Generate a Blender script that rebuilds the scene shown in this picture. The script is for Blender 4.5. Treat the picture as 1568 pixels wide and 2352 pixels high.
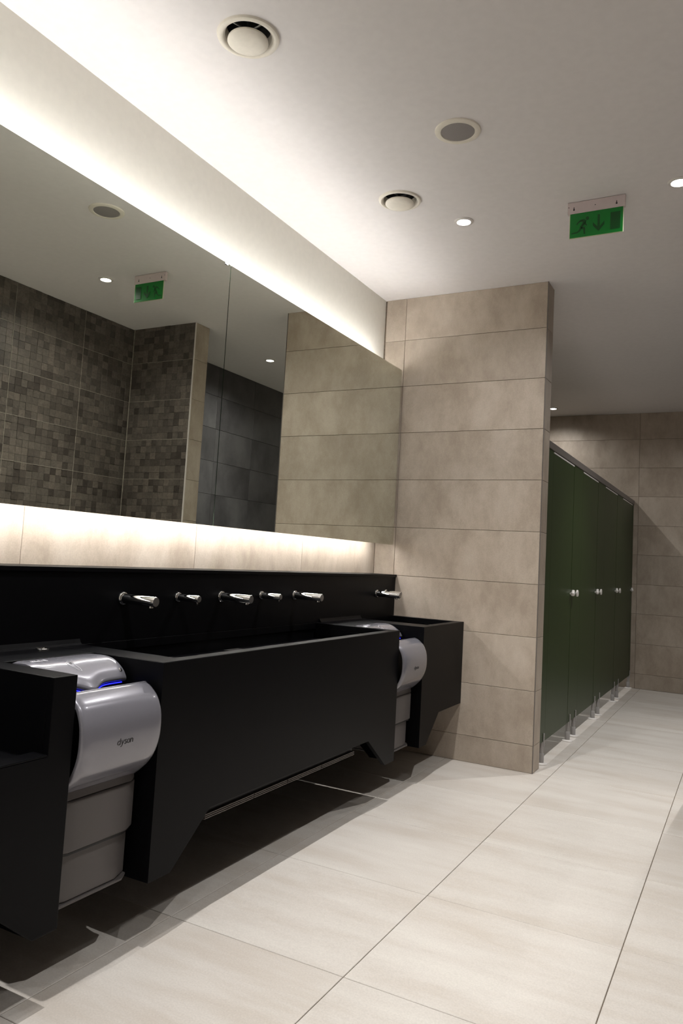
import bpy, bmesh, math, random
from mathutils import Vector, Matrix
random.seed(7)
sc = bpy.context.scene
for o in list(bpy.data.objects): bpy.data.objects.remove(o)
C = sc.collection
PI = math.pi

# ---------------------------------------------------------------- camera
H = 2.826                       # ceiling height
cam_d = bpy.data.cameras.new('camera')
cam = bpy.data.objects.new('camera', cam_d); C.objects.link(cam); sc.camera = cam
YAW, PITCH, ROLL, FPX, CX, CY = 0.50362, 0.08444, 0.056975, 1760.77, 756.5, 1134.6
fw = Vector((-math.sin(YAW)*math.cos(PITCH), math.cos(YAW)*math.cos(PITCH), math.sin(PITCH)))
r0 = Vector((math.cos(YAW), math.sin(YAW), 0)); u0 = r0.cross(fw)
rt = math.cos(ROLL)*r0 + math.sin(ROLL)*u0
up = -math.sin(ROLL)*r0 + math.cos(ROLL)*u0
M = Matrix((rt, up, -fw)).transposed().to_4x4()
M.translation = Vector((2.0948, -4.4255, 1.1284))
cam.matrix_world = M
cam_d.sensor_fit = 'VERTICAL'; cam_d.sensor_height = 36; cam_d.lens = FPX/2352*36
cam_d.shift_x = (784-CX)/2352; cam_d.shift_y = (CY-1176)/2352
cam_d.clip_start = .02

# ---------------------------------------------------------------- light and exposure
w = bpy.data.worlds.new('world'); sc.world = w; w.use_nodes = True
w.node_tree.nodes['Background'].inputs[0].default_value = (.9, .93, 1, 1)
w.node_tree.nodes['Background'].inputs[1].default_value = 0.0
sc.view_settings.view_transform = 'Standard'; sc.view_settings.look = 'None'
sc.view_settings.gamma = 1; sc.view_settings.use_curve_mapping = False
sc.view_settings.exposure = 0.18
SPOT_W = 79.0                   # a downlight's power
STALL_W = 42.0
LED = 41.0                      # radiance of the mirror light strips
WARM = (1.0, .98, .955)

# ---------------------------------------------------------------- materials
def srgb(r, g, b):
    f = lambda c: (c/255/12.92) if c/255 <= .04045 else ((c/255+.055)/1.055)**2.4
    return (f(r), f(g), f(b), 1)
def mat(name, col, rough=.5, metal=0, spec=.5, coat=0, emis=None, es=0):
    m = bpy.data.materials.new(name); m.use_nodes = True
    b = m.node_tree.nodes['Principled BSDF']
    b.inputs['Base Color'].default_value = col; b.inputs['Roughness'].default_value = rough
    b.inputs['Metallic'].default_value = metal; b.inputs['Specular IOR Level'].default_value = spec
    b.inputs['Coat Weight'].default_value = coat; b.inputs['Coat Roughness'].default_value = .08
    if emis:
        b.inputs['Emission Color'].default_value = emis; b.inputs['Emission Strength'].default_value = es
    return m
def N(m, t, **k):
    n = m.node_tree.nodes.new(t)
    for a, v in k.items(): setattr(n, a, v)
    return n
def L(m, a, b): m.node_tree.links.new(a, b)
def tile_mat(name, c_lo, c_mid, c_hi, rough, stretch, objvar=.06, scale=1.6, bump=.02, spec=.5):
    """stone-look porcelain: soft clouds, fine pores, each tile shifted in the pattern and slightly in tone"""
    m = mat(name, c_mid, rough, spec=spec); nt = m.node_tree; b = nt.nodes['Principled BSDF']
    geo = N(m, 'ShaderNodeNewGeometry'); oi = N(m, 'ShaderNodeObjectInfo')
    sh = N(m, 'ShaderNodeVectorMath', operation='MULTIPLY_ADD')
    cmb = N(m, 'ShaderNodeCombineXYZ')
    for i in range(3): L(m, oi.outputs['Random'], cmb.inputs[i])
    L(m, cmb.outputs[0], sh.inputs[0]); sh.inputs[1].default_value = (37, 53, 71); L(m, geo.outputs['Position'], sh.inputs[2])
    mp = N(m, 'ShaderNodeMapping'); mp.inputs['Scale'].default_value = stretch; L(m, sh.outputs[0], mp.inputs[0])
    n1 = N(m, 'ShaderNodeTexNoise'); n1.inputs['Scale'].default_value = scale; n1.inputs['Detail'].default_value = 7
    n1.inputs['Roughness'].default_value = .68; n1.inputs['Distortion'].default_value = .12; L(m, mp.outputs[0], n1.inputs[0])
    n2 = N(m, 'ShaderNodeTexNoise'); n2.inputs['Scale'].default_value = 190; n2.inputs['Detail'].default_value = 3; L(m, sh.outputs[0], n2.inputs[0])
    cr = N(m, 'ShaderNodeValToRGB'); e = cr.color_ramp.elements
    e[0].position = .36; e[0].color = c_lo; e[1].position = .66; e[1].color = c_hi
    k = e.new(.52); k.color = c_mid; L(m, n1.outputs[0], cr.inputs[0])
    mr = N(m, 'ShaderNodeMapRange'); mr.inputs[1].default_value = .3; mr.inputs[2].default_value = .7
    mr.inputs[3].default_value = .93; mr.inputs[4].default_value = 1.05; L(m, n2.outputs[0], mr.inputs[0])
    mo = N(m, 'ShaderNodeMapRange'); mo.inputs[3].default_value = 1-objvar; mo.inputs[4].default_value = 1+objvar*.6; L(m, oi.outputs['Random'], mo.inputs[0])
    mm = N(m, 'ShaderNodeMath', operation='MULTIPLY'); L(m, mr.outputs[0], mm.inputs[0]); L(m, mo.outputs[0], mm.inputs[1])
    vm = N(m, 'ShaderNodeVectorMath', operation='SCALE'); L(m, cr.outputs[0], vm.inputs[0]); L(m, mm.outputs[0], vm.inputs['Scale'])
    L(m, vm.outputs[0], b.inputs['Base Color'])
    rr = N(m, 'ShaderNodeMapRange'); rr.inputs[3].default_value = rough-.06; rr.inputs[4].default_value = rough+.08
    L(m, n1.outputs[0], rr.inputs[0]); L(m, rr.outputs[0], b.inputs['Roughness'])
    bp = N(m, 'ShaderNodeBump'); bp.inputs['Strength'].default_value = bump; bp.inputs['Distance'].default_value = .003
    L(m, n2.outputs[0], bp.inputs['Height']); L(m, bp.outputs[0], b.inputs['Normal'])
    return m
def mosaic_mat(name, axis):
    """charcoal-brown stone chips, one tone per 5 cm chip"""
    m = mat(name, (.06, .055, .05, 1), .5, spec=.45); b = m.node_tree.nodes['Principled BSDF']
    geo = N(m, 'ShaderNodeNewGeometry')
    mp = N(m, 'ShaderNodeMapping')
    mp.inputs['Scale'].default_value = (0, 20, 20) if axis == 'x' else (20, 0, 20)
    mp.inputs['Location'].default_value = (.5, 400+.54*20, 200) if axis == 'x' else (400-MOS_X0*20, .5, 200)
    L(m, geo.outputs['Position'], mp.inputs[0])
    fl = N(m, 'ShaderNodeVectorMath', operation='FLOOR'); L(m, mp.outputs[0], fl.inputs[0])
    wn = N(m, 'ShaderNodeTexWhiteNoise', noise_dimensions='3D'); L(m, fl.outputs[0], wn.inputs['Vector'])
    cr = N(m, 'ShaderNodeValToRGB'); cr.color_ramp.interpolation = 'LINEAR'; e = cr.color_ramp.elements
    e[0].position = 0; e[0].color = srgb(62, 55, 50); e[1].position = 1; e[1].color = srgb(104, 95, 87)
    k = e.new(.3); k.color = srgb(82, 75, 69); k = e.new(.75); k.color = srgb(94, 87, 80)
    L(m, wn.outputs[0], cr.inputs[0])
    n2 = N(m, 'ShaderNodeTexNoise'); n2.inputs['Scale'].default_value = 55; n2.inputs['Detail'].default_value = 6; n2.inputs['Distortion'].default_value = .8
    L(m, geo.outputs['Position'], n2.inputs[0])
    mr = N(m, 'ShaderNodeMapRange'); mr.inputs[1].default_value = .3; mr.inputs[2].default_value = .7; mr.inputs[3].default_value = .72; mr.inputs[4].default_value = 1.22
    L(m, n2.outputs[0], mr.inputs[0])
    vm = N(m, 'ShaderNodeVectorMath', operation='SCALE'); L(m, cr.outputs[0], vm.inputs[0]); L(m, mr.outputs[0], vm.inputs['Scale'])
    L(m, vm.outputs[0], b.inputs['Base Color'])
    bp = N(m, 'ShaderNodeBump'); bp.inputs['Strength'].default_value = .35; bp.inputs['Distance'].default_value = .002
    L(m, n2.outputs[0], bp.inputs['Height']); L(m, bp.outputs[0], b.inputs['Normal'])
    return m
def paint_mat(name, col, rough=.6, sc_=30, amt=.02, bump=.03):
    m = mat(name, col, rough, spec=.3); b = m.node_tree.nodes['Principled BSDF']
    geo = N(m, 'ShaderNodeNewGeometry'); n = N(m, 'ShaderNodeTexNoise'); n.inputs['Scale'].default_value = sc_; n.inputs['Detail'].default_value = 5
    L(m, geo.outputs['Position'], n.inputs[0])
    mr = N(m, 'ShaderNodeMapRange'); mr.inputs[1].default_value = .35; mr.inputs[2].default_value = .65; mr.inputs[3].default_value = 1-amt; mr.inputs[4].default_value = 1+amt*.5
    L(m, n.outputs[0], mr.inputs[0])
    vm = N(m, 'ShaderNodeVectorMath', operation='SCALE'); vm.inputs[0].default_value = col[:3]; L(m, mr.outputs[0], vm.inputs['Scale'])
    L(m, vm.outputs[0], b.inputs['Base Color'])
    bp = N(m, 'ShaderNodeBump'); bp.inputs['Strength'].default_value = bump; bp.inputs['Distance'].default_value = .002
    L(m, n.outputs[0], bp.inputs['Height']); L(m, bp.outputs[0], b.inputs['Normal'])
    return m
MOS_X0 = 1.822
m_beige = tile_mat('beige_wall_tile', srgb(166, 152, 137), srgb(182, 169, 154), srgb(193, 181, 167), .52, (1.6, 1.6, .9), .08, 3.4, .05)
m_floor = tile_mat('pale_floor_tile', srgb(201, 193, 184), srgb(209, 203, 196), srgb(215, 210, 203), .42, (.8, 3.6, 1), .025, 1.7, .03)
m_dark = tile_mat('charcoal_wall_tile', srgb(62, 60, 62), srgb(80, 78, 80), srgb(92, 90, 91), .4, (1, 1, .8), .05, 2.0, .05)
m_mosx = mosaic_mat('mosaic_chip_side', 'x'); m_mosy = mosaic_mat('mosaic_chip_end', 'y')
m_grout = paint_mat('grout_brown', srgb(120, 108, 94), .9, 60, .25)
m_groutl = paint_mat('grout_light', srgb(150, 143, 132), .9, 60, .2)
m_groutd = paint_mat('grout_dark', srgb(112, 106, 98), .9, 60, .15)
m_paint = paint_mat('wall_paint', srgb(232, 229, 220), .6)
m_ceil = paint_mat('ceiling_paint', srgb(236, 232, 231), .65)
m_black = paint_mat('black_solid_surface', srgb(8, 8, 10), .40, 220, .12); m_black.node_tree.nodes['Principled BSDF'].inputs['Specular IOR Level'].default_value = .08
m_chrome = mat('chrome', (.82, .82, .82, 1), .06, 1)
m_steel = paint_mat('brushed_steel', srgb(150, 148, 146), .35, 300, .1); m_steel.node_tree.nodes['Principled BSDF'].inputs['Metallic'].default_value = .9
m_foot = paint_mat('foot_grey_metal', srgb(165, 162, 160), .4, 300, .05)
m_alu = paint_mat('aluminium_rail', srgb(110, 104, 100), .42, 200, .05)
m_green = paint_mat('green_laminate', srgb(41, 57, 24), .42, 80, .04); m_green.node_tree.nodes['Principled BSDF'].inputs['Specular IOR Level'].default_value = .28
m_mirror = mat('mirror_silver', (.80, .83, .755, 1), .0, 1)
m_edge = mat('mirror_glass_edge', srgb(70, 86, 74), .15, 0, .5)
m_board = paint_mat('mirror_backing', srgb(150, 148, 140), .7)
m_dryer = paint_mat('dryer_grey_lacquer', srgb(122, 121, 129), .26, 300, .02, 0.002)
bd = m_dryer.node_tree.nodes['Principled BSDF']; bd.inputs['Coat Weight'].default_value = .6; bd.inputs['Metallic'].default_value = .25
m_dryer2 = paint_mat('dryer_matt_grey_shaded', srgb(88, 84, 83), .45, 300, .02)  # matt grey, with the shade on the lower body darkened into it
m_void = mat('dark_plastic', (.006, .006, .007, 1), .5)
m_blue = mat('blue_light', (0, 0, .2, 1), .4, emis=(.02, .025, 1, 1), es=1.6)
m_ink = mat('dark_ink', (.02, .02, .022, 1), .5)
m_inkl = mat('pale_ink', srgb(215, 215, 220), .5)
m_white = paint_mat('white_plastic', srgb(225, 218, 214), .35, 60, .02)
m_vent = paint_mat('vent_enamel', srgb(238, 232, 219), .4, 60, .03)
m_duct = paint_mat('galvanised_duct', srgb(120, 120, 118), .4, 25, .6); m_duct.node_tree.nodes['Principled BSDF'].inputs['Metallic'].default_value = .8
m_speaker = paint_mat('speaker_mesh', srgb(150, 145, 143), .7, 400, .1)
m_signw = paint_mat('sign_bracket', srgb(214, 200, 200), .5)
m_signg = mat('sign_green', srgb(0, 122, 40), .3)
m_signd = mat('sign_dark_green', srgb(0, 74, 22), .35)
m_signe = mat('sign_edge', srgb(196, 204, 170), .3)
m_led = mat('led_tube', (1, 1, 1, 1), .5, emis=(1, .985, .975, 1), es=LED)
m_lens = mat('lamp_lens', (1, 1, 1, 1), .5, emis=(1, .97, .93, 1), es=28)
m_porc = mat('white_metal', srgb(226, 222, 218), .3)

# ---------------------------------------------------------------- helpers
def obj(name, bm, m, parent=None, smooth=False, bevel=0, loc=None, seg=2):
    me = bpy.data.meshes.new(name)
    bmesh.ops.recalc_face_normals(bm, faces=bm.faces)
    bm.to_mesh(me); bm.free(); me.materials.append(m)
    if smooth is not False:
        for p in me.polygons: p.use_smooth = True
        try: me.set_sharp_from_angle(angle=math.radians(smooth if smooth is not True else 40))
        except Exception: pass
    o = bpy.data.objects.new(name, me); C.objects.link(o)
    if parent: o.parent = parent
    if loc: o.location = loc
    if bevel:
        b = o.modifiers.new('bevel', 'BEVEL'); b.width = bevel; b.segments = seg; b.limit_method = 'ANGLE'; b.angle_limit = math.radians(35)
        b.harden_normals = False
    return o
def thing(name, label, cat, loc=(0, 0, 0), group=None):
    o = bpy.data.objects.new(name, None); C.objects.link(o); o.location = loc; o.empty_display_size = .05
    o['label'] = label; o['category'] = cat
    if group: o['group'] = group
    return o
def tag(o, label, cat, group=None):
    o['label'] = label; o['category'] = cat
    if group: o['group'] = group
    return o
def struct(name, bm, m, **k):
    o = obj(name, bm, m, **k); o['kind'] = 'structure'; return o
def box(bm, x0, x1, y0, y1, z0, z1):
    v = [bm.verts.new((x, y, z)) for x in (x0, x1) for y in (y0, y1) for z in (z0, z1)]
    for f in ((0, 1, 3, 2), (4, 6, 7, 5), (0, 4, 5, 1), (2, 3, 7, 6), (0, 2, 6, 4), (1, 5, 7, 3)):
        bm.faces.new([v[i] for i in f])
    return bm
def B(*a):
    bm = bmesh.new()
    for i in range(0, len(a), 6): box(bm, *a[i:i+6])
    return bm
def frame_for(d):
    d = Vector(d).normalized(); a = Vector((0, 0, 1)) if abs(d.z) < .9 else Vector((1, 0, 0))
    u = d.cross(a).normalized(); return d, u, d.cross(u)
def lathe(bm, prof, origin=(0, 0, 0), axis=(0, 0, 1), n=32, caps=True):
    """prof: (radius, height along axis)"""
    d, u, v = frame_for(axis); o = Vector(origin); rings = []
    for r, h in prof:
        rings.append([bm.verts.new(o + d*h + (u*math.cos(2*PI*i/n)+v*math.sin(2*PI*i/n))*max(r, 1e-5)) for i in range(n)])
    for a, b in zip(rings, rings[1:]):
        for i in range(n): bm.faces.new((a[i], a[(i+1) % n], b[(i+1) % n], b[i]))
    if caps:
        bm.faces.new(rings[0]); bm.faces.new(rings[-1][::-1])
    return bm
def LT(prof, origin=(0, 0, 0), axis=(0, 0, 1), n=32, caps=True):
    return lathe(bmesh.new(), prof, origin, axis, n, caps)
def tube(bm, pts, r, n=8, closed=False):
    pts = [Vector(p) for p in pts]; rings = []; N_ = len(pts)
    prev = None
    for i, p in enumerate(pts):
        a = pts[i-1] if (i > 0 or closed) else p; b = pts[(i+1) % N_] if (i < N_-1 or closed) else p
        d = (b-a).normalized()
        if prev is None: _, u, _v = frame_for(d)
        else: u = (prev - d*prev.dot(d)).normalized()
        v = d.cross(u); prev = u
        rings.append([bm.verts.new(p+(u*math.cos(2*PI*k/n)+v*math.sin(2*PI*k/n))*r) for k in range(n)])
    m_ = N_ if closed else N_-1
    for i in range(m_):
        a, b = rings[i], rings[(i+1) % N_]
        for k in range(n): bm.faces.new((a[k], a[(k+1) % n], b[(k+1) % n], b[k]))
    if not closed: bm.faces.new(rings[0]); bm.faces.new(rings[-1][::-1])
    return bm
def prism(bm, pts, fn, d0, d1):
    """2-D outline pts -> solid; fn(a, b, d) gives the 3-D point"""
    A = [bm.verts.new(fn(a, b, d0)) for a, b in pts]; Bq = [bm.verts.new(fn(a, b, d1)) for a, b in pts]
    n = len(pts)
    bm.faces.new(A); bm.faces.new(Bq[::-1])
    for i in range(n): bm.faces.new((A[i], Bq[i], Bq[(i+1) % n], A[(i+1) % n]))
    return bm

# ---- tiles: every tile an object with its own edges; equal tiles share a mesh
tile_cache = {}
def tile(parent, axis, sgn, a0, a1, b0, b1, face, m, name='tile', t=.006, ch=.0012, jit=.0004):
    """axis: the normal axis (0,1,2); a,b the other two axes in order; face = coordinate of the outer face"""
    key = (axis, sgn, round(a1-a0, 4), round(b1-b0, 4), m.name, t)
    me = tile_cache.get(key)
    if not me:
        bm = bmesh.new(); ha, hb = (a1-a0)/2, (b1-b0)/2
        def P(a, b, d):
            v = [a, b]; v.insert(axis, d*sgn); return v
        r = [[bm.verts.new(P(sa*(ha-i), sb*(hb-i), d)) for sa, sb in ((-1, -1), (1, -1), (1, 1), (-1, 1))] for i, d in ((0, -t), (0, -ch), (ch, 0))]
        for q, s in zip(r, r[1:]):
            for k in range(4): bm.faces.new((q[k], q[(k+1) % 4], s[(k+1) % 4], s[k]))
        bm.faces.new(r[2]); bm.faces.new(r[0][::-1])
        bmesh.ops.recalc_face_normals(bm, faces=bm.faces)
        me = bpy.data.meshes.new(name); bm.to_mesh(me); bm.free(); me.materials.append(m); tile_cache[key] = me
    o = bpy.data.objects.new(name, me); C.objects.link(o); o.parent = parent
    l = [(a0+a1)/2, (b0+b1)/2]; l.insert(axis, face + sgn*random.uniform(-jit, jit)); o.location = l
    return o
def tile_grid(parent, axis, sgn, aj, bj, face, m, gap=.002, **k):
    for a0, a1 in zip(aj, aj[1:]):
        for b0, b1 in zip(bj, bj[1:]):
            if a1-a0 > .012 and b1-b0 > .012:
                tile(parent, axis, sgn, a0+gap/2, a1-gap/2, b0+gap/2, b1-gap/2, face, m, **k)
ROWS = [0]+[.15+.3*k for k in range(9)]+[H]
WX, FY = 1.046, 4.02                    # pier end, far wall
YB = -6.2                               # wall behind the camera
XR, XD, XS = 2.435, 2.48, 1.822         # mosaic wall, charcoal wall, stub end
T = .006

# ---------------------------------------------------------------- the shell
fl = struct('floor', B(-.62, 2.62, YB, FY+.1, -.1, -.004), m_grout)
xj = [-.5, -.086, .535, 1.137, 1.766, 2.388, 2.48]
s = .6228; yj = [YB]+[.0354+s*k for k in range(-10, 7)]+[FY]
for a0, a1 in zip(xj, xj[1:]):
    for b0, b1 in zip(yj, yj[1:]):
        if a1 <= 0 and b0 < 0: continue
        if b1 <= 0 and a0 > XR: continue
        tile(fl, 2, 1, a0+.0013, a1-.0013, b0+.0013, b1-.0013, 0, m_floor, t=.006, jit=0.0)

# ceiling with round openings for the two extract vents
VENTS = [(.631, -2.50), (.638, -1.26)]
def plate_with_holes(x0, x1, y0, y1, z, holes, zt):
    bm = bmesh.new(); ed = []
    def loop(pts):
        vs = [bm.verts.new(p) for p in pts]
        for i in range(len(vs)): ed.append(bm.edges.new((vs[i], vs[(i+1) % len(vs)])))
    loop([(x0, y0, z), (x1, y0, z), (x1, y1, z), (x0, y1, z)])
    for hx, hy, r in holes: loop([(hx+r*math.cos(2*PI*i/32), hy+r*math.sin(2*PI*i/32), z) for i in range(32)])
    bmesh.ops.triangle_fill(bm, use_beauty=True, use_dissolve=False, edges=ed)
    box(bm, x0, x1, y0, y1, zt, zt+.05)
    return bm
ceil = struct('ceiling', plate_with_holes(-.6, 2.6, YB, FY+.1, H, [(x, y, .078) for x, y in VENTS], H+.16), m_ceil)

# left wall: paint above, beige tiles behind the vanity and under the mirror
wl = struct('wall_left', B(-.1, -.002, YB, .0, -.1, H+.2), m_paint)
bm = B(-.002, -.0005, YB, .0, 0, 1.62)
g = obj('grout_bed', bm, m_grout, wl)
yl = [YB]+[-.9*k for k in range(6, 0, -1)]+[0]
tile_grid(wl, 0, 1, yl, [0, .15, .45, .75, 1.05, 1.35, 1.62], .006, m_beige)
# pier with its tiles and corner trim
wp = struct('wall_pier', B(-.6, WX-T, T, .15, 0, H), m_grout)
tile_grid(wp, 1, -1, [.006, .145, WX-.003], ROWS, 0, m_beige)
tile_grid(wp, 0, 1, [.003, .149], ROWS, WX, m_beige)
tile_grid(wp, 1, 1, [-.5, .4, WX-.006], ROWS, .156, m_beige)
tr = struct('trim_1', B(WX-.003, WX+.0006, -.0006, .003, 0, H), m_alu)
# far wall
wf = struct('wall_far', B(-.6, 2.6, FY+T, FY+.1, 0, H), m_grout)
tile_grid(wf, 1, -1, [-.5, -.1, 1.085, 2.285, 2.48], ROWS, FY, m_beige)
# cubicle rear wall
wc = struct('wall_cubicle_rear', B(-.6, -.5-T, .15, FY, 0, H), m_grout)
tile_grid(wc, 0, 1, [.156, 1.35, 2.55, 3.75, FY], ROWS, -.5, m_beige)
# charcoal wall on the right beyond the stub
wd = struct('wall_charcoal', B(XD+T, XD+.12, .12, FY, 0, H), m_groutd)
yd = [.12]+[.55+.583*k for k in range(6)]+[FY]
tile_grid(wd, 0, -1, yd, [0]+[.15+.3*k for k in range(9)]+[H], XD, m_dark, gap=.0025)
# stub wall: mosaic front, beige end
ws = struct('wall_stub', B(XS+T, XD+.12, -.038, .12, 0, H), m_groutl)
tile_grid(ws, 0, -1, [-.036, .119], ROWS, XS, m_beige)
wr = struct('wall_right', B(XR+.008, XR+.11, YB, -.038, 0, H), m_groutl)
wb = struct('wall_back', B(-.1, 2.6, YB-.1, YB, 0, H), m_paint)

# mosaic chips
chip_cache = {}
def chip_mesh(axis, d):
    k = (axis, d)
    if k not in chip_cache:
        bm = bmesh.new(); h = .0248; t = .006+d; ch = .0012
        def P(a, b, e): return (-e, a, b) if axis == 'x' else (a, -e, b)
        r = [[bm.verts.new(P(sa*(h-i), sb*(h-i), e)) for sa, sb in ((-1, -1), (1, -1), (1, 1), (-1, 1))] for i, e in ((0, 0), (0, t-ch), (ch, t))]
        for q, s_ in zip(r, r[1:]):
            for n in range(4): bm.faces.new((q[n], q[(n+1) % 4], s_[(n+1) % 4], s_[n]))
        bm.faces.new(r[2]); bmesh.ops.recalc_face_normals(bm, faces=bm.faces)
        me = bpy.data.meshes.new('mosaic_tile'); bm.to_mesh(me); bm.free(); me.materials.append(m_mosx if axis == 'x' else m_mosy)
        chip_cache[k] = me
    return chip_cache[k]
DEPTHS = (0, .0008, .0016, .003)
def mosaic(wall, axis, a0, ncol, face, single, sheet0):
    """a0: first column's start; sheets of 12 x 6 chips parted by a light joint; single(a, z) -> chip is its own object"""
    verts, faces = [], []
    nsing = 0
    for c in range(ncol):
        for r in range(57):
            a = a0+.05*c+.025; z = .05*r+.025
            kz = 1.0
            if z+.0248 > H:                       # the cut row under the ceiling
                kz = (H-.05*r-.0006)/.05; z = .05*r+.025*kz
            d = random.choice(DEPTHS)
            # chips stop short at a sheet edge, which leaves the light joint open
            if kz == 1 and single(a, z) and nsing < 300:
                o = bpy.data.objects.new('mosaic_tile', chip_mesh(axis, d)); C.objects.link(o); o.parent = wall
                o.location = (face, a, z) if axis == 'x' else (a, face, z); nsing += 1
            else:
                me = chip_mesh(axis, d); b = len(verts)
                for v in me.vertices:
                    verts.append((v.co.x+(face if axis == 'x' else a), v.co.y+(a if axis == 'x' else face), v.co.z*kz+z))
                for p in me.polygons: faces.append([b+i for i in p.vertices])
    me = bpy.data.meshes.new('mosaic_field'); me.from_pydata(verts, [], faces); me.update()
    me.materials.append(m_mosx if axis == 'x' else m_mosy)
    o = bpy.data.objects.new('mosaic_field', me); C.objects.link(o); o.parent = wall; o['kind'] = 'stuff'
    return o
# right wall grid anchored on the visible sheet joint at y = -0.54
a0 = -.54-.05*112
mosaic(wr, 'x', a0, 122, XR+.008, lambda a, z: -1.37 < a < -.84 and z > 1.35, -.54)
mosaic(ws, 'y', MOS_X0, 12, -.038, lambda a, z: a < 2.36 and z > 1.35, MOS_X0)
# thin light joints between the mosaic sheets
bm = bmesh.new()
for k in range(10):
    z = .15+.3*k
    if z < H: box(bm, XR-.0012, XR+.01, YB, -.04, z-.0016, z+.0016)
for k in range(11):
    y = -.54-.6*k
    if y > YB: box(bm, XR-.0012, XR+.01, y-.0016, y+.0016, 0, H)
obj('sheet_joint', bm, m_groutl, wr)
bm = bmesh.new()
for k in range(9): box(bm, XS+.01, XR, -.0465, -.036, .15+.3*k-.0016, .15+.3*k+.0016)
box(bm, XR-.012, XR-.006, -.048, -.036, 0, H)
obj('sheet_joint', bm, m_groutl, ws)
struct('trim_2', B(XS-.0006, XS+.003, -.049, -.036, 0, H), m_white)

# ---------------------------------------------------------------- mirrors and their light strips
MX, MZ0, MZ1 = .145, 1.238, 2.350
def mirror(y0, y1, label):
    t = thing('wall_mirror', label, 'mirror', (MX, (y0+y1)/2, MZ0), 'large mirror panels above the vanity')
    lo = Vector(t.location)
    def ob(n, bm, m, **k):
        bmesh.ops.translate(bm, verts=bm.verts, vec=-lo); return obj(n, bm, m, t, **k)
    ob('glass', B(MX-.0035, MX, y0, y1, MZ0, MZ1), m_mirror)
    ob('glass_edge', B(MX-.007, MX-.0036, y0, y1, MZ0, MZ1), m_edge)
    ob('backing_board', B(MX-.022, MX-.0072, y0+.004, y1-.03, MZ0+.004, MZ1-.004), m_board)
    ob('mounting_frame', B(.008, MX-.0225, y0+.02, y1-.06, MZ0+.04, MZ1-.04), m_board)
    return ob
ob = mirror(-1.868, -.028, 'right-hand mirror panel meeting the beige tiled pier, above the long basin')
ob = mirror(-4.3, -1.8725, 'left-hand mirror panel showing the dark mosaic wall and the green exit sign')
ob('mirror_clip', B(MX-.01, MX+.003, -1.915, -1.893, MZ1-.008, MZ1+.004), m_chrome)
for z0, z1, lb in ((MZ1-.020, MZ1-.012, 'light strip hidden behind the top edge of the mirrors, washing the wall'),
                   (MZ0+.012, MZ0+.020, 'light strip hidden behind the bottom edge of the mirrors, washing the tiles')):
    o = obj('light_strip', B(.098, .112, -4.24, -.12, z0, z1), m_led); tag(o, lb, 'light', 'light strips behind the mirrors')

# ---------------------------------------------------------------- vanity
XF, ZT, ZN, ZFT, XS0 = .614, .803, .33, .187, .165
sp = thing('splashback', 'long black splashback with a ledge on top, under the glowing tiled strip', 'splashback', (.08, -2.3, ZT))
def rel(t, n, bm, m, **k):
    bmesh.ops.translate(bm, verts=bm.verts, vec=-Vector(t.location)); return obj(n, bm, m, t, **k)
rel(sp, 'panel', B(.008, XS0-.004, -4.76, -.002, .70, 1.0395), m_black)
rel(sp, 'bounce_block_board', B(.008, .020, -4.76, -.002, .004, .6995), m_black)  # added unseen black board, soaks up bounced light to darken the floor below
rel(sp, 'ledge', B(.008, XS0+.004, -4.76, -.002, 1.040, 1.055), m_black, bevel=.002)

def front_poly(y0, y1, foot0=True, foot1=True):
    p = [(y0, ZT-.0300)]
    if foot0: p += [(y0, ZFT), (y0+.095, ZFT), (y0+.27, ZN)]
    else: p += [(y0, ZN)]
    if foot1: p += [(y1-.295, ZN), (y1-.10, ZFT), (y1, ZFT)]
    else: p += [(y1, ZN)]
    return p+[(y1, ZT-.0300)]
def ring_top(bm, y0, y1, ya, yb, xa, xb, x0=XS0, x1=XF, z0=ZT-.03, z1=ZT):
    """top with a rectangular basin opening ya..yb, xa..xb"""
    o = [(x0, y0), (x1, y0), (x1, y1), (x0, y1)]; i = [(xa, ya), (xb, ya), (xb, yb), (xa, yb)]
    c = .0018; cxm, cym = (x0+x1)/2, (ya+yb)/2
    def ins(pts, sg): return [(x-sg*c*(1 if x > cxm else -1), y-sg*c*(1 if y > cym else -1)) for x, y in pts]
    loops = [(o, z0), (o, z1-c), (ins(o, 1), z1), (ins(i, -1), z1), (i, z1-c), (i, z0)]
    R = [[bm.verts.new((x, y, z)) for x, y in pts] for pts, z in loops]
    for a, b in zip(R, R[1:]+R[:1]):
        for k in range(4):
            q = (k+1) % 4; bm.faces.new((a[k], a[q], b[q], b[k]))
def basin_bowl(ya, yb, xa, xb, zt, zb):
    bm = bmesh.new(); t = .012
    box(bm, xa, xb, ya, yb, zb-t, zb)
    box(bm, xb, xb+t, ya-t, yb+t, zb-t, zt); box(bm, xa, xb, ya-t, ya, zb-t, zt); box(bm, xa, xb, yb, yb+t, zb-t, zt)
    return bm
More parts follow.
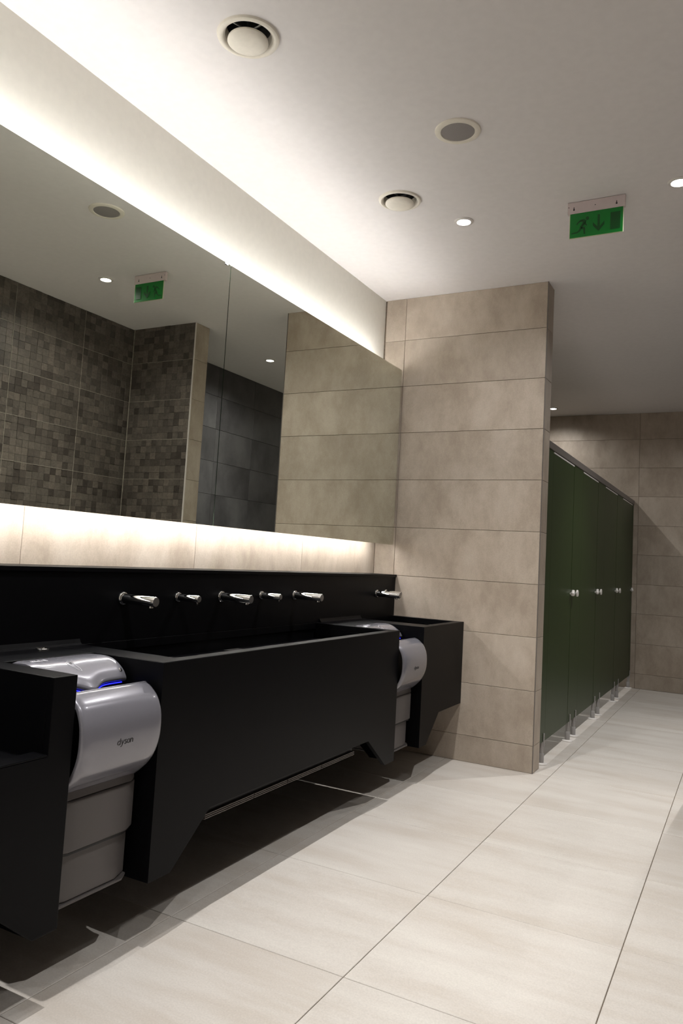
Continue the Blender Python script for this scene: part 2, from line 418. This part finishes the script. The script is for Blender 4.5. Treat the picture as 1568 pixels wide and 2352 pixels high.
def unit(name, label, y0, y1, ya, yb, f1=True, side1=True, top_y0=None, top_y1=None):
    t = thing(name, label, 'washbasin', ((XS0+XF)/2, (y0+y1)/2, ZFT), 'black trough washbasins along the wall')
    rel(t, 'front_panel', prism(bmesh.new(), front_poly(y0, y1, True, f1), lambda a, b, d: (d, a, b), XF-.02, XF), m_black)
    def side(y, sg):
        return prism(bmesh.new(), [(XF-.0202, ZT-.030), (XF-.0202, ZFT), (XF-.12, ZFT), (.335, ZN), (XS0, ZN), (XS0, ZT-.030)], lambda a, b, d: (a, d, b), y, y+sg*.018)
    rel(t, 'side_panel', side(y0, 1), m_black)
    if side1: rel(t, 'side_panel', side(y1, -1), m_black)
    bm = bmesh.new(); ring_top(bm, y0, y1, ya, yb, XS0+.002, XF-.047)
    top = rel(t, 'rim', bm, m_black)
    rel(t, 'basin', basin_bowl(ya, yb, XS0+.002, XF-.047, ZT-.031, ZT-.078), m_black)
    rel(t, 'underside_panel', B(XS0, XF-.022, y0+.02, y1-(.02 if side1 else .002), ZN+.005, ZN+.017), m_black)
    return t
# middle unit
YM0, YM1 = -2.670, -.955
mu = unit('trough_basin', 'long black trough basin in the middle, between the two hand dryers', YM0, YM1, -2.562, -.995)
# the counter behind the near dryer, its rear corner coved up to the splashback
YL1 = -2.995
rel(mu, 'counter_bridge', B(XS0, .338, YL1+.0005, YM0-.0005, ZT-.03, ZT), m_black, bevel=.002)
cv = lambda a, b: prism(bmesh.new(), [(XS0, ZT), (XS0+.014, ZT), (XS0+.006, ZT+.006), (XS0, ZT+.018)], lambda x, z, d: (x, d, z), a, b)
rel(mu, 'cove', cv(-3.07, -2.567), m_black)
# drain slot in the basin
rel(mu, 'drain_cover', B(.19, .29, -1.80, -1.70, ZT-.0775, ZT-.0735), m_steel, bevel=.002)
# ventilation grille under the middle unit
GY = [-2.37, -2.086, -1.862, -1.601, -1.300]
gr = thing('air_grille', 'thin pale slatted grille under the long middle basin', 'grille', (.55, -1.83, .276))
rel(gr, 'housing', B(.52, .560, GY[0], GY[-1], .272, ZN+.0045), m_void)
for a, b in zip(GY, GY[1:]):
    for k in range(3):
        z = .2745+.0062*k
        rel(gr, 'slat', B(.5605, .572, a+.003, b-.003, z, z+.0030), m_alu)
# far unit against the pier
YE0 = -.635
eu = unit('trough_basin', 'short black trough basin at the far end, against the beige tiled pier', YE0, -.002, -.475, -.045, f1=False, side1=False)
rel(eu, 'counter_bridge', B(XS0, .372, YM1+.0005, YE0-.0005, ZT-.03, ZT), m_black, bevel=.002)
rel(eu, 'cove', cv(-.953, -.480), m_black)
# near unit: partition beside the dryer and a lower-fronted basin left of it
YP, ZL = -3.070, .615
lu = thing('low_basin', 'black basin with a low front rim, left of the near hand dryer', 'washbasin', (.4, -3.9, ZFT), 'black trough washbasins along the wall')
pf = [(YP, ZT-.001), (YP, ZL-.001), (-4.75, ZL-.001), (-4.75, ZFT), (-4.65, ZFT), (-4.48, ZN), (YL1-.25, ZN), (YL1-.075, ZFT), (YL1, ZFT), (YL1, ZT-.001)]
rel(lu, 'front_panel', prism(bmesh.new(), pf, lambda a, b, d: (d, a, b), XF-.02, XF), m_black, bevel=.0015)
rel(lu, 'partition', prism(bmesh.new(), [(XF-.0205, ZT-.001), (XF-.0205, ZFT), (XF-.12, ZFT), (.335, ZN), (XS0+.001, ZN), (XS0+.001, ZT-.001)], lambda a, b, d: (a, d, b), YP, YL1), m_black, bevel=.0015)
rel(lu, 'rim', B(XF-.05, XF, -4.75, YP-.0005, ZL-.0005, ZL+.004), m_black, bevel=.002)
rel(lu, 'basin', B(XS0+.001, XF-.0215, -4.73, YP-.0005, ZL-.03, ZL-.012), m_black)
rel(lu, 'underside_panel', B(XS0, XF-.022, -4.73, YP-.001, ZN+.005, ZN+.017), m_black)

# ring cap on the counter beside the near dryer
cap = thing('counter_cap', 'small chrome ring set in the black counter behind the near hand dryer', 'cap', (.203, -2.752, ZT))
obj('ring', LT([(.0205, 0), (.0205, .003), (.018, .0048), (.015, .0042), (.0145, .001)], n=32), m_chrome, cap, smooth=True)
obj('plug', LT([(.0143, .0005), (.0143, .002), (.010, .0035), (.004, .0042)], n=32), m_void, cap, smooth=True)

# taps and soap spouts
def spout(kind, y, z, label):
    tap = kind == 'tap'
    t = thing('tap' if tap else 'soap_spout', label, 'tap' if tap else 'soap dispenser', (XS0-.004, y, z), 'chrome taps on the splashback' if tap else 'chrome soap spouts on the splashback')
    r = .0172 if tap else .0132; Lr = .152 if tap else .104; fr = .0235 if tap else .0195
    obj('flange', LT([(fr, 0), (fr, .0035), (fr-.002, .007), (r+.0006, .0085)], axis=(1, 0, 0)), m_chrome, t, smooth=True)
    obj('spout_tube', LT([(r, .004), (r*1.0, Lr-.0015), (r-.0012, Lr)], axis=(1, 0, -.012), n=40), m_chrome, t, smooth=40)
    obj('end_cap', LT([(r-.0014, Lr), (r-.0018, Lr+.0008), (r*.35, Lr+.0012)], axis=(1, 0, -.012), n=40), m_steel, t, smooth=40)
    if tap: obj('outlet', LT([(.0085, 0), (.0085, -.006), (.0065, -.008)], (Lr-.022, 0, -r-.000), (0, 0, 1), 24), m_chrome, t, smooth=40)
    else: obj('nozzle', LT([(.0045, 0), (.0045, -.007), (.003, -.012)], (Lr-.010, 0, -r+.001), (0, 0, 1), 16), m_chrome, t, smooth=40)
spout('tap', -2.378, .949, 'largest chrome tap, nearest the camera at the left of the long basin')
spout('soap', -2.080, .949, 'short chrome soap spout between the nearest and second taps of the long basin')
spout('tap', -1.802, .947, 'middle of the three chrome taps above the long basin')
spout('soap', -1.500, .948, 'short chrome soap spout between the second and third taps of the long basin')
spout('tap', -1.208, .944, 'third chrome tap, nearest the right end of the long basin')
spout('tap', -.270, .941, 'long chrome tap above the short far basin, beside the beige pier')
spout('soap', -.146, .945, 'short chrome soap spout right against the pier, behind the far tap')

# ---------------------------------------------------------------- hand dryers
def stroke(bm, pts, fn, wd, th=.0006):
    """flat pen stroke along 2-D pts, mapped by fn(a, b, off)"""
    n = len(pts)
    for side in (1,):
        rows = []
        for i, (a, b) in enumerate(pts):
            a0, b0 = pts[max(i-1, 0)]; a1, b1 = pts[min(i+1, n-1)]
            dx, dy = a1-a0, b1-b0; l = math.hypot(dx, dy) or 1; nx, ny = -dy/l*wd/2, dx/l*wd/2
            rows.append([bm.verts.new(fn(a+nx, b+ny, th)), bm.verts.new(fn(a-nx, b-ny, th)), bm.verts.new(fn(a-nx, b-ny, 0)), bm.verts.new(fn(a+nx, b+ny, 0))])
        for q, s_ in zip(rows, rows[1:]):
            for k in range(4): bm.faces.new((q[k], q[(k+1) % 4], s_[(k+1) % 4], s_[k]))
        bm.faces.new(rows[0]); bm.faces.new(rows[-1][::-1])
def arc(cx, cy, r, a0, a1, n=16, ry=None):
    ry = ry or r
    return [(cx+r*math.cos(math.radians(a0+(a1-a0)*i/n)), cy+ry*math.sin(math.radians(a0+(a1-a0)*i/n))) for i in range(n+1)]
def logo_strokes():
    """the lower-case word on the shell, unit = x-height 1"""
    S = []; x = 0
    S.append(arc(.46, .5, .43, 0, 360, 24)); S.append([(.89, 0), (.89, 1.5)]); x = 1.22               # d
    S.append([(x+.05, 1), (x+.42, .08)]); S.append([(x+.83, 1), (x+.42, .0), (x+.28, -.34), (x+.1, -.46), (x-.08, -.44)]); x += 1.02      # y
    S.append([(x+.66, .88), (x+.45, .96), (x+.22, .92), (x+.12, .74), (x+.24, .57), (x+.5, .46), (x+.66, .3), (x+.58, .1), (x+.36, .03), (x+.08, .1)]); x += .88   # s
    S.append(arc(x+.46, .5, .43, 0, 360, 24)); x += 1.14                                              # o
    S.append([(x, 0), (x, 1)]); S.append([(x, .55)]+arc(x+.37, .58, .37, 170, 0, 10)+[(x+.74, 0)])      # n
    return S, x+.8
def smooth_path(P, n=6):
    out = []
    for i in range(len(P)-1):
        p0 = P[max(i-1, 0)]; p1 = P[i]; p2 = P[i+1]; p3 = P[min(i+2, len(P)-1)]
        for k in range(n):
            t = k/n
            out.append(tuple(.5*((2*p1[j])+(-p0[j]+p2[j])*t+(2*p0[j]-5*p1[j]+4*p2[j]-p3[j])*t*t+(-p0[j]+3*p1[j]-3*p2[j]+p3[j])*t**3) for j in range(2)))
    return out+[P[-1]]
# front shell outline in (x, z)
SHELL_F = smooth_path([(.546, .734), (.550, .7415), (.560, .7448), (.576, .7435), (.594, .733), (.616, .712), (.632, .678), (.637, .640), (.634, .595), (.620, .553), (.600, .524), (.575, .500), (.560, .488)], 5)
def shell_x(z):
    best = None
    for (xa, za), (xb, zb) in zip(SHELL_F, SHELL_F[1:]):
        if za >= z >= zb and za != zb and z < .70: return xa+(xb-xa)*(za-z)/(za-zb)
    return .637
def dryer(yc, label, dx=0.0):
    t = thing('hand_dryer', label, 'hand dryer', (.45+dx, yc, .205), 'grey hand dryers set into the black vanity')
    def R_(n, bm, m, **k):
        bmesh.ops.translate(bm, verts=bm.verts, vec=Vector((-.45, 0, -.205))); return obj(n, bm, m, k.pop('parent', t), **k)
    hw = .150
    # front shell: curved plate swelling out over the counter front, edges rounded towards the sides
    bm = bmesh.new(); cols = []
    ys = [-hw, -hw+.0015, -hw+.005, -hw+.012, -hw+.03, 0, hw-.03, hw-.012, hw-.005, hw-.0015, hw]
    ins = [.011, .006, .0025, .0006, 0, 0, 0, .0006, .0025, .006, .011]
    inner = [(x-.014*(1 if i > 12 else .12), z-(.012 if i < 12 else 0)+(.004 if i > len(SHELL_F)-6 else 0)) for i, (x, z) in enumerate(SHELL_F)]
    for y, e in zip(ys, ins):
        loop = []
        for i, (x, z) in enumerate(SHELL_F):
            a = SHELL_F[max(i-1, 0)]; b = SHELL_F[min(i+1, len(SHELL_F)-1)]
            tx, tz = b[0]-a[0], b[1]-a[1]; l = math.hypot(tx, tz); nx, nz = -tz/l, tx/l      # outward
            loop.append(bm.verts.new((x-nx*e, y, z-nz*e)))
        for x, z in reversed(inner): loop.append(bm.verts.new((x, y, z)))
        cols.append(loop)
    for a, b in zip(cols, cols[1:]):
        n = len(a)
        for k in range(n): bm.faces.new((a[k], a[(k+1) % n], b[(k+1) % n], b[k]))
    n = len(SHELL_F)
    for cl in (cols[0], cols[-1]):
        for k in range(n-1): bm.faces.new((cl[k], cl[k+1], cl[2*n-2-k], cl[2*n-1-k]))
    shell = R_('front_shell', bm, m_dryer, smooth=50)
    # dark filling behind the shell
    R_('core', B(.40, .552, -hw+.012, hw-.012, .50, .718), m_void)
    # upper collar with a waved lip
    Pf = smooth_path([(.352, .8035), (.398, .8055), (.430, .800), (.458, .786), (.480, .768), (.494, .748)], 4)
    def wave(y): return math.exp(-(y/.036)**2)
    bm = bmesh.new(); cols = []; ny = 40
    for j in range(ny+1):
        y = -hw+.003+(2*hw-.006)*j/ny; wv = wave(y); loop = []
        edge = max(0, 1-min(j, ny-j)/2.5)*.006
        for i, (x, z) in enumerate(Pf):
            f = (i/(len(Pf)-1))**2
            loop.append(bm.verts.new((x+f*(.020*wv-.002)-edge*.5*f, y, z-f*(.016*wv-.004)-edge*.6)))
        ex, ez = loop[-1].co.x, loop[-1].co.z
        for q in ((ex+.0005, ez-.006), (ex-.004, ez-.0115), (ex-.012, ez-.013), (ex-.05, ez-.012), (.36, .735), (.352, .74)):
            loop.append(bm.verts.new((q[0], y, q[1])))
        cols.append(loop)
    for a, b in zip(cols, cols[1:]):
        m_ = len(a)
        for k in range(m_): bm.faces.new((a[k], a[(k+1) % m_], b[(k+1) % m_], b[k]))
    bm.faces.new(cols[0]); bm.faces.new(cols[-1][::-1])
    collar = R_('upper_collar', bm, m_dryer, smooth=50)
    nP = len(Pf)
    # blue glow line under the lip
    pts = []
    for j in range(2, 39):
        y = -hw+.003+(2*hw-.006)*j/40; wv = wave(y)
        pts.append((.494+.020*wv-.002-.006, y, .748-.016*wv+.004-.0165))
    R_('blue_light', tube(bmesh.new(), pts, .0017, 8), m_blue, smooth=True)
    # screws
    def collar_pt(y, s_):
        i = int(s_*(nP-1)); x, z = Pf[i]; a = Pf[max(i-1, 0)]; b = Pf[min(i+1, nP-1)]
        tx, tz = b[0]-a[0], b[1]-a[1]; l = math.hypot(tx, tz); return Vector((x, y, z)), Vector((-tz/l, 0, tx/l))
    for y in (-hw+.020, hw-.020):
        p, nrm = collar_pt(y, .84); f = .84**2
        p += Vector((-.0015*f, 0, .004*f-.0005))
        sc1 = R_('screw', LT([(.0058, 0), (.0058, .0012), (.0048, .0016)], p, nrm, 20), m_chrome, smooth=40)
        R_('screw_recess', LT([(.0026, .0016), (.0026, .0019)], p, nrm, 6), m_void, parent=sc1)
    # pictogram on the collar: a drawn hand with two bars; small pale lettering near the back
    def cf(a, b, off):      # a along -y.., b down the slope from .45 to .8
        i = b*(nP-1); k = min(int(i), nP-2); fr = i-k
        x = Pf[k][0]*(1-fr)+Pf[k+1][0]*fr; z = Pf[k][1]*(1-fr)+Pf[k+1][1]*fr
        tx, tz = Pf[k+1][0]-Pf[k][0], Pf[k+1][1]-Pf[k][1]; l = math.hypot(tx, tz)
        f = b*b; wv = wave(a)
        x += f*(.020*wv-.002); z -= f*(.016*wv-.004)
        return (x+(-tz/l)*(off+.0006), a, z+(tx/l)*(off+.0006))
    bm = bmesh.new()
    for a in (-.026, -.021): stroke(bm, [(a, .40), (a+.0008, .455)], cf, .0020)
    stroke(bm, [(-.0145, .37), (-.0120, .44)], cf, .0026)
    R_('pictogram', bm, m_ink, parent=collar)
    bm = bmesh.new()
    stroke(bm, [(-.024, .36), (-.033, .39), (-.034, .46), (-.028, .53), (-.018, .62), (-.009, .63), (-.008, .57), (-.013, .50), (-.014, .42), (-.018, .37), (-.024, .36)], cf, .0011)
    R_('pictogram_outline', bm, m_inkl, parent=collar)
    bm = bmesh.new()
    # "airblade dB" pen-drawn, x-height 1
    def word(strokes, x0, sc__, base):
        for st in strokes: stroke(bm, [(x0+p[0]*sc__, base-p[1]*sc__*9) for p in st], cf, .0011, .0005)
    A_ = [arc(.4, .5, .35, 0, 360, 12), [(.78, 0), (.78, 1)]]
    I_ = [[(.1, 0), (.1, 1)], [(.1, 1.25), (.1, 1.4)]]
    R__ = [[(.1, 0), (.1, 1)], [(.1, .6), (.25, .9), (.45, 1)]]
    B_ = [[(.1, 0), (.1, 1.5)], arc(.5, .5, .35, 0, 360, 12)]
    L_ = [[(.1, 0), (.1, 1.5)]]
    D_ = [arc(.4, .5, .35, 0, 360, 12), [(.78, 0), (.78, 1.5)]]
    E_ = [[(.05, .55), (.75, .55)]+arc(.4, .5, .35, 10, 320, 12)]
    BB = [[(.1, 0), (.1, 1.4), (.5, 1.4), (.65, 1.1), (.5, .75), (.1, .75)], [(.5, .75), (.72, .4), (.5, 0), (.1, 0)]]
    x = 0
    for g_, wdt in ((A_, 1.05), (I_, .4), (R__, .65), (B_, 1.1), (L_, .4), (A_, 1.05), (D_, 1.1), (E_, 1.3), (D_, 1.1), (BB, .9)):
        word(g_, -.128+x*.0062, .0062, .235); x += wdt
    R_('lettering', bm, m_inkl, parent=collar)
    # slot interior
    R_('inner_housing', B(.345, .478, -hw+.010, hw-.010, .50, .733), m_void)
    # name on the shell
    S, W_ = logo_strokes(); k = .058/W_; bm = bmesh.new()
    def sf(a, b, off): return (shell_x(b)+off+.0002, a, b)
    for st in S:
        st = [(p[0]*k-.029+.003, .606+p[1]*k) for p in st]
        stroke(bm, st, sf, .0021, .0007)
    R_('logo', bm, m_ink, parent=shell)
    # neck and lower bodies, stepping back downwards, with chamfered corners
    def body(n, z0, z1, xf, h, cx_, cy_, m, b=.006, xf0=None):
        xb = .345; xf0 = xf0 or xf
        bm = bmesh.new(); A = []
        for z, x_ in ((z0, xf0), (z1, xf)):
            A.append([bm.verts.new((p, q, z)) for p, q in ((xb, -h), (x_-cx_, -h), (x_, -h+cy_), (x_, h-cy_), (x_-cx_, h), (xb, h))])
        for i in range(6): bm.faces.new((A[0][i], A[0][(i+1) % 6], A[1][(i+1) % 6], A[1][i]))
        bm.faces.new(A[0]); bm.faces.new(A[1][::-1])
        return R_(n, bm, m, bevel=b, seg=3, smooth=35)
    body('neck', .470, .493, .5635, .146, .016, .030, m_dryer2, .003, xf0=.5665)
    body('body', .338, .4695, .571, .148, .020, .044, m_dryer2, .005)
    body('body_band', .330, .3375, .566, .145, .020, .044, m_void, .001)
    body('lower_body', .208, .3295, .556, .144, .020, .055, m_dryer2, .004)
    body('base_plate', .200, .2075, .562, .146, .020, .035, m_dryer2, .002)
    return t
dryer(-2.8325, 'grey hand dryer nearest the camera, between the low basin and the long basin')
dryer(-.795, 'far grey hand dryer, mostly hidden between the long basin and the far basin', dx=.008)

# ---------------------------------------------------------------- ceiling fittings
def vent(x, y, r, label):
    t = thing('ceiling_vent', label, 'vent', (x, y, H), 'round extract vents in the ceiling'); r0 = .078
    obj('flange', LT([(.0735, .030), (.0755, .006), (.0810, -.005), (.0870, -.0095), (r-.009, -.0095), (r-.003, -.007), (r, -.0003), (r0+.001, -.0003), (.0775, .030), (.0735, .030)], n=56, caps=False), m_vent, t, smooth=40)
    obj('duct', LT([(.0730, .0302), (.0730, .15), (.001, .15)], n=40, caps=False), m_duct, t, smooth=40)
    obj('disc', LT([(.004, -.030), (.045, -.029), (.061, -.026), (.0675, -.020), (.0665, -.014), (.055, -.010), (.02, -.009)], n=56), m_vent, t, smooth=50)
    obj('spindle', LT([(.006, -.012), (.006, .12)], n=12), m_duct, t, smooth=True)
    bm = bmesh.new()
    for a in (0, 120, 240):
        ca, sa = math.cos(math.radians(a)), math.sin(math.radians(a))
        tube(bm, [(.006*ca, .006*sa, .02), (.074*ca, .074*sa, .03)], .0035, 6)
    obj('bracket', bm, m_duct, t)
vent(.631, -2.500, .104, 'larger round cream ceiling vent, nearest the camera at the top left')
vent(.638, -1.260, .100, 'smaller-looking round cream ceiling vent, farther, beside the lit downlight')
spk = thing('ceiling_speaker', 'round ceiling speaker with grey mesh and cream rim', 'speaker', (1.078, -1.708, H))
obj('rim', LT([(.0655, -.004), (.067, -.0075), (.078, -.0085), (.088, -.005), (.090, -.0005), (.0655, -.0005)], n=56), m_vent, spk, smooth=40)
obj('mesh_cover', LT([(.001, -.0060), (.055, -.0062), (.0652, -.0048), (.0652, -.001)], n=56), m_speaker, spk, smooth=40)
def downlight(x, y, label, pw, spill=.34, size=84, z=H):
    t = thing('downlight', label, 'downlight', (x, y, z), 'small round downlights in the ceiling')
    obj('bezel', LT([(.031, -.0035), (.034, -.0075), (.041, -.0075), (.0465, -.004), (.047, -.0005), (.031, -.0005)], n=40), m_porc, t, smooth=40)
    obj('lens', LT([(.001, -.0045), (.0305, -.0040), (.0305, -.001)], n=32), m_lens, t, smooth=40)
    l = bpy.data.lights.new('downlight_lamp', 'SPOT'); l.energy = pw; l.color = WARM; l.spot_size = math.radians(size); l.spot_blend = 1
    l.shadow_soft_size = .012
    lo = bpy.data.objects.new('downlight_lamp', l); C.objects.link(lo); lo.parent = t; lo.location = (0, 0, -.022)
    l2 = bpy.data.lights.new('downlight_spill', 'SPOT'); l2.energy = pw*spill; l2.color = WARM; l2.spot_size = math.radians(156); l2.spot_blend = .8
    l2.shadow_soft_size = .012
    lo = bpy.data.objects.new('downlight_spill', l2); C.objects.link(lo); lo.parent = t; lo.location = (0, 0, -.022)
    return t
downlight(.843, -.940, 'lit downlight in front of the tiled pier, beside the farther vent', SPOT_W)
downlight(1.816, -.971, 'brightest lit downlight at the right edge, right of the exit sign', SPOT_W*.85)
downlight(1.880, 1.050, 'lit downlight over the corridor, seen only in the right-hand mirror panel', SPOT_W*1.35)
downlight(1.880, 3.050, 'added unseen downlight brightening the far end of the corridor, outside the right edge', SPOT_W*.5)  # added lamp, lifts the dim far wall and corridor floor
downlight(.283, 3.590, 'small far downlight above the last green cubicle, just right of the pier', STALL_W)
for y, nm in ((.62, 'first'), (1.60, 'second'), (2.58, 'third')): downlight(.283, y, 'downlight above the %s green cubicle, hidden behind the tiled pier' % nm, STALL_W)
for x, nm in ((.843, 'mirrors'), (1.82, 'mosaic wall')):
    downlight(x, -2.97, 'downlight on the side of the %s, above the top of the picture' % nm, SPOT_W*(1 if x < 1 else .85))
    downlight(x, -5.0, 'downlight on the side of the %s, behind the camera' % nm, SPOT_W)

# exit sign
es = thing('exit_sign', 'green exit sign with running man, down arrow and door, hung from the ceiling', 'sign', (1.47, -.945, H))
def E_(n, bm, m, parent=es, **k):
    bmesh.ops.translate(bm, verts=bm.verts, vec=-Vector(es.location)); return obj(n, bm, m, parent, **k)
br = E_('bracket', B(1.344, 1.595, -.945, -.925, 2.770, H-.0015), m_signw, bevel=.0015)
pl = E_('plate', B(1.357, 1.586, -.9435, -.9385, 2.655, 2.7695), m_signg)
E_('plate_edge', B(1.3545, 1.5885, -.9430, -.9390, 2.6525, 2.6549, 1.5861, 1.5885, -.9430, -.9390, 2.655, 2.7695, 1.3545, 1.3569, -.9430, -.9390, 2.655, 2.7695), m_signe, pl)
def sgn(a, b, d): return (1.4715+a, d, 2.712+b)
bm = bmesh.new(); y0, y1 = -.9442, -.9436
prism(bm, [(.062, -.040), (.104, -.040), (.104, .038), (.062, .038)], sgn, y0, y1)        # door
prism(bm, [(.0065, .038), (.0165, .038), (.0165, -.018), (.036, .004), (.036, -.012), (.0115, -.040), (-.0135, -.012), (-.0135, .004), (.0065, -.018)], sgn, y0, y1)  # arrow
prism(bm, [(-.038+.0075*math.cos(k*PI/8), .028+.0085*math.sin(k*PI/8)) for k in range(16)], sgn, y0, y1)   # head
prism(bm, [(-.070, .024), (-.052, .026), (-.043, .018), (-.048, .002), (-.058, -.008), (-.066, -.003), (-.058, .008), (-.058, .016), (-.068, .016)], sgn, y0, y1)      # torso
prism(bm, [(-.070, .024), (-.082, .013), (-.0865, .004), (-.083, .001), (-.077, .010), (-.066, .017)], sgn, y0, y1)     # rear arm
prism(bm, [(-.046, .016), (-.043, .003), (-.038, -.004), (-.041, -.008), (-.048, -.001), (-.051, .008)], sgn, y0, y1)    # front arm
prism(bm, [(-.067, -.002), (-.074, -.022), (-.082, -.030), (-.106, -.033), (-.108, -.039), (-.080, -.037), (-.069, -.029), (-.058, -.010)], sgn, y0, y1)   # rear leg
prism(bm, [(-.060, -.008), (-.047, -.014), (-.047, -.032), (-.045, -.045), (-.053, -.045), (-.055, -.022), (-.068, -.014)], sgn, y0, y1)   # front leg
E_('pictogram', bm, m_signd, pl)
for x in (1.373, 1.5585):
    o = E_('keyhole_slot', prism(lathe(bmesh.new(), [(.0038, 0), (.0038, .0006)], (x, -.9452, 2.788), (0, -1, 0), 16), [(x-.0016, 2.789), (x+.0016, 2.789), (x+.0016, 2.800), (x-.0016, 2.800)], lambda a, b, d: (a, d, b), -.9458, -.9452), m_void, br)
for x, z in ((1.350, 2.802), (1.4665, 2.797)): E_('pinhole', LT([(.0022, 0), (.0022, .0006)], (x, -.9452, z), (0, -1, 0), 12), m_void, br)

# ---------------------------------------------------------------- toilet cubicles
XC0 = 1.040                         # front face of the doors
ZB, ZD, ZR0, ZR1 = .130, 1.850, 1.864, 1.908
SE = [.156, .300, .945, 1.262, 1.900, 2.245, 2.910, 3.245, 3.935, FY-.004]
WHERE = ['first green cubicle door, next to the beige tiled pier', 'second green cubicle door from the pier',
         'third green cubicle door from the pier', 'last green cubicle door, nearest the far tiled wall']
PWHERE = ['narrow green end panel touching the pier', 'green fixed panel between the first and second cubicle doors', 'green fixed panel between the second and third cubicle doors',
          'green fixed panel between the third and last cubicle doors', 'narrow green end panel against the far tiled wall']
def foot(t, y, parent_loc):
    px, py, pz = parent_loc
    f = obj('foot', LT([(.0125, .058), (.0125, ZB+.002)], (XC0-.010-px, y-py, -pz), n=20), m_foot, t, smooth=40)
    obj('sleeve', LT([(.0165, .008), (.0165, .062), (.0150, .064), (.0126, .064)], (XC0-.010-px, y-py, -pz), n=20), m_foot, f, smooth=40)
    obj('floor_plate', LT([(.038, .0005), (.038, .005), (.030, .009), (.017, .010)], (XC0-.010-px, y-py, -pz), n=28), m_porc, f, smooth=40)
    obj('clip', B(XC0+.0006-px, XC0+.0065-px, y-.006-py, y+.006-py, ZB-.03-pz, ZB+.048-pz), m_foot, f, bevel=.001)
FEET = [[.262], [1.012, 1.205], [1.965, 2.180], [2.965, 3.195], [3.975]]
for k in range(5):
    y0, y1 = SE[2*k], SE[2*k+1]; lo = (XC0, (y0+y1)/2, 0)
    t = thing('cubicle_panel', PWHERE[k], 'panel', lo, 'fixed green panels of the toilet cubicles')
    obj('panel', B(-.013, 0, y0-lo[1], y1-lo[1]-.0005, ZB, ZR0-.0005), m_green, t, bevel=.0012)
    for y in FEET[k]: foot(t, y, lo)
    if 0 < k:
        yb = y0+.034-lo[1]
        lk = obj('lock_plate', LT([(.019, 0), (.021, .003), (.021, .012), (.019, .015)], (.0005, yb, .992), (1, 0, 0), 28), m_porc, t, smooth=40)
        if k < 4:
            obj('lock_post', LT([(.0075, .014), (.0075, .030)], (.0005, yb, .992), (1, 0, 0), 16), m_chrome, lk, smooth=40)
            obj('bumper', LT([(.0205, .028), (.0225, .030), (.0225, .037), (.0205, .039)], (.0005, yb, .992), (1, 0, 0), 28), m_porc, lk, smooth=40)
for k in range(4):
    y0, y1 = SE[2*k+1], SE[2*k+2]; lo = (XC0, (y0+y1)/2, 0)
    t = thing('cubicle_door', WHERE[k], 'door', lo, 'green toilet cubicle doors')
    obj('door_leaf', B(-.0135, -.0005, y0-lo[1]+.0025, y1-lo[1]-.0075, ZB-.002, ZD), m_green, t, bevel=.0012)
    yk = y1-lo[1]-.030
    kn = obj('knob', LT([(.006, 0), (.006, .004), (.0115, .007), (.0155, .014), (.0155, .020), (.0115, .027), (.004, .030)], (-.0005, yk, .988), (1, 0, 0), 28), m_porc, t, smooth=50)
    obj('light_slit_strip', B(-.012, .0015, y0-lo[1]+.012, y1-lo[1]-.014, ZD+.0003, ZD+.0085), m_porc, t)  # white strip standing in for the slit of light above the door
rail = obj('head_rail', B(XC0-.022, XC0+.006, .158, FY-.001, ZR0, ZR1), m_alu, bevel=.003)
tag(rail, 'long grey metal head rail above the green cubicle doors', 'rail')
for k, y in enumerate((1.10, 2.07, 3.06)):
    o = obj('cubicle_partition', B(-.499, XC0-.0145, y-.0065, y+.0065, ZB, ZR0-.002), m_green, bevel=.0012)
    tag(o, 'green partition standing between two cubicles, behind the doors', 'panel', 'green partitions inside the toilet cubicles')
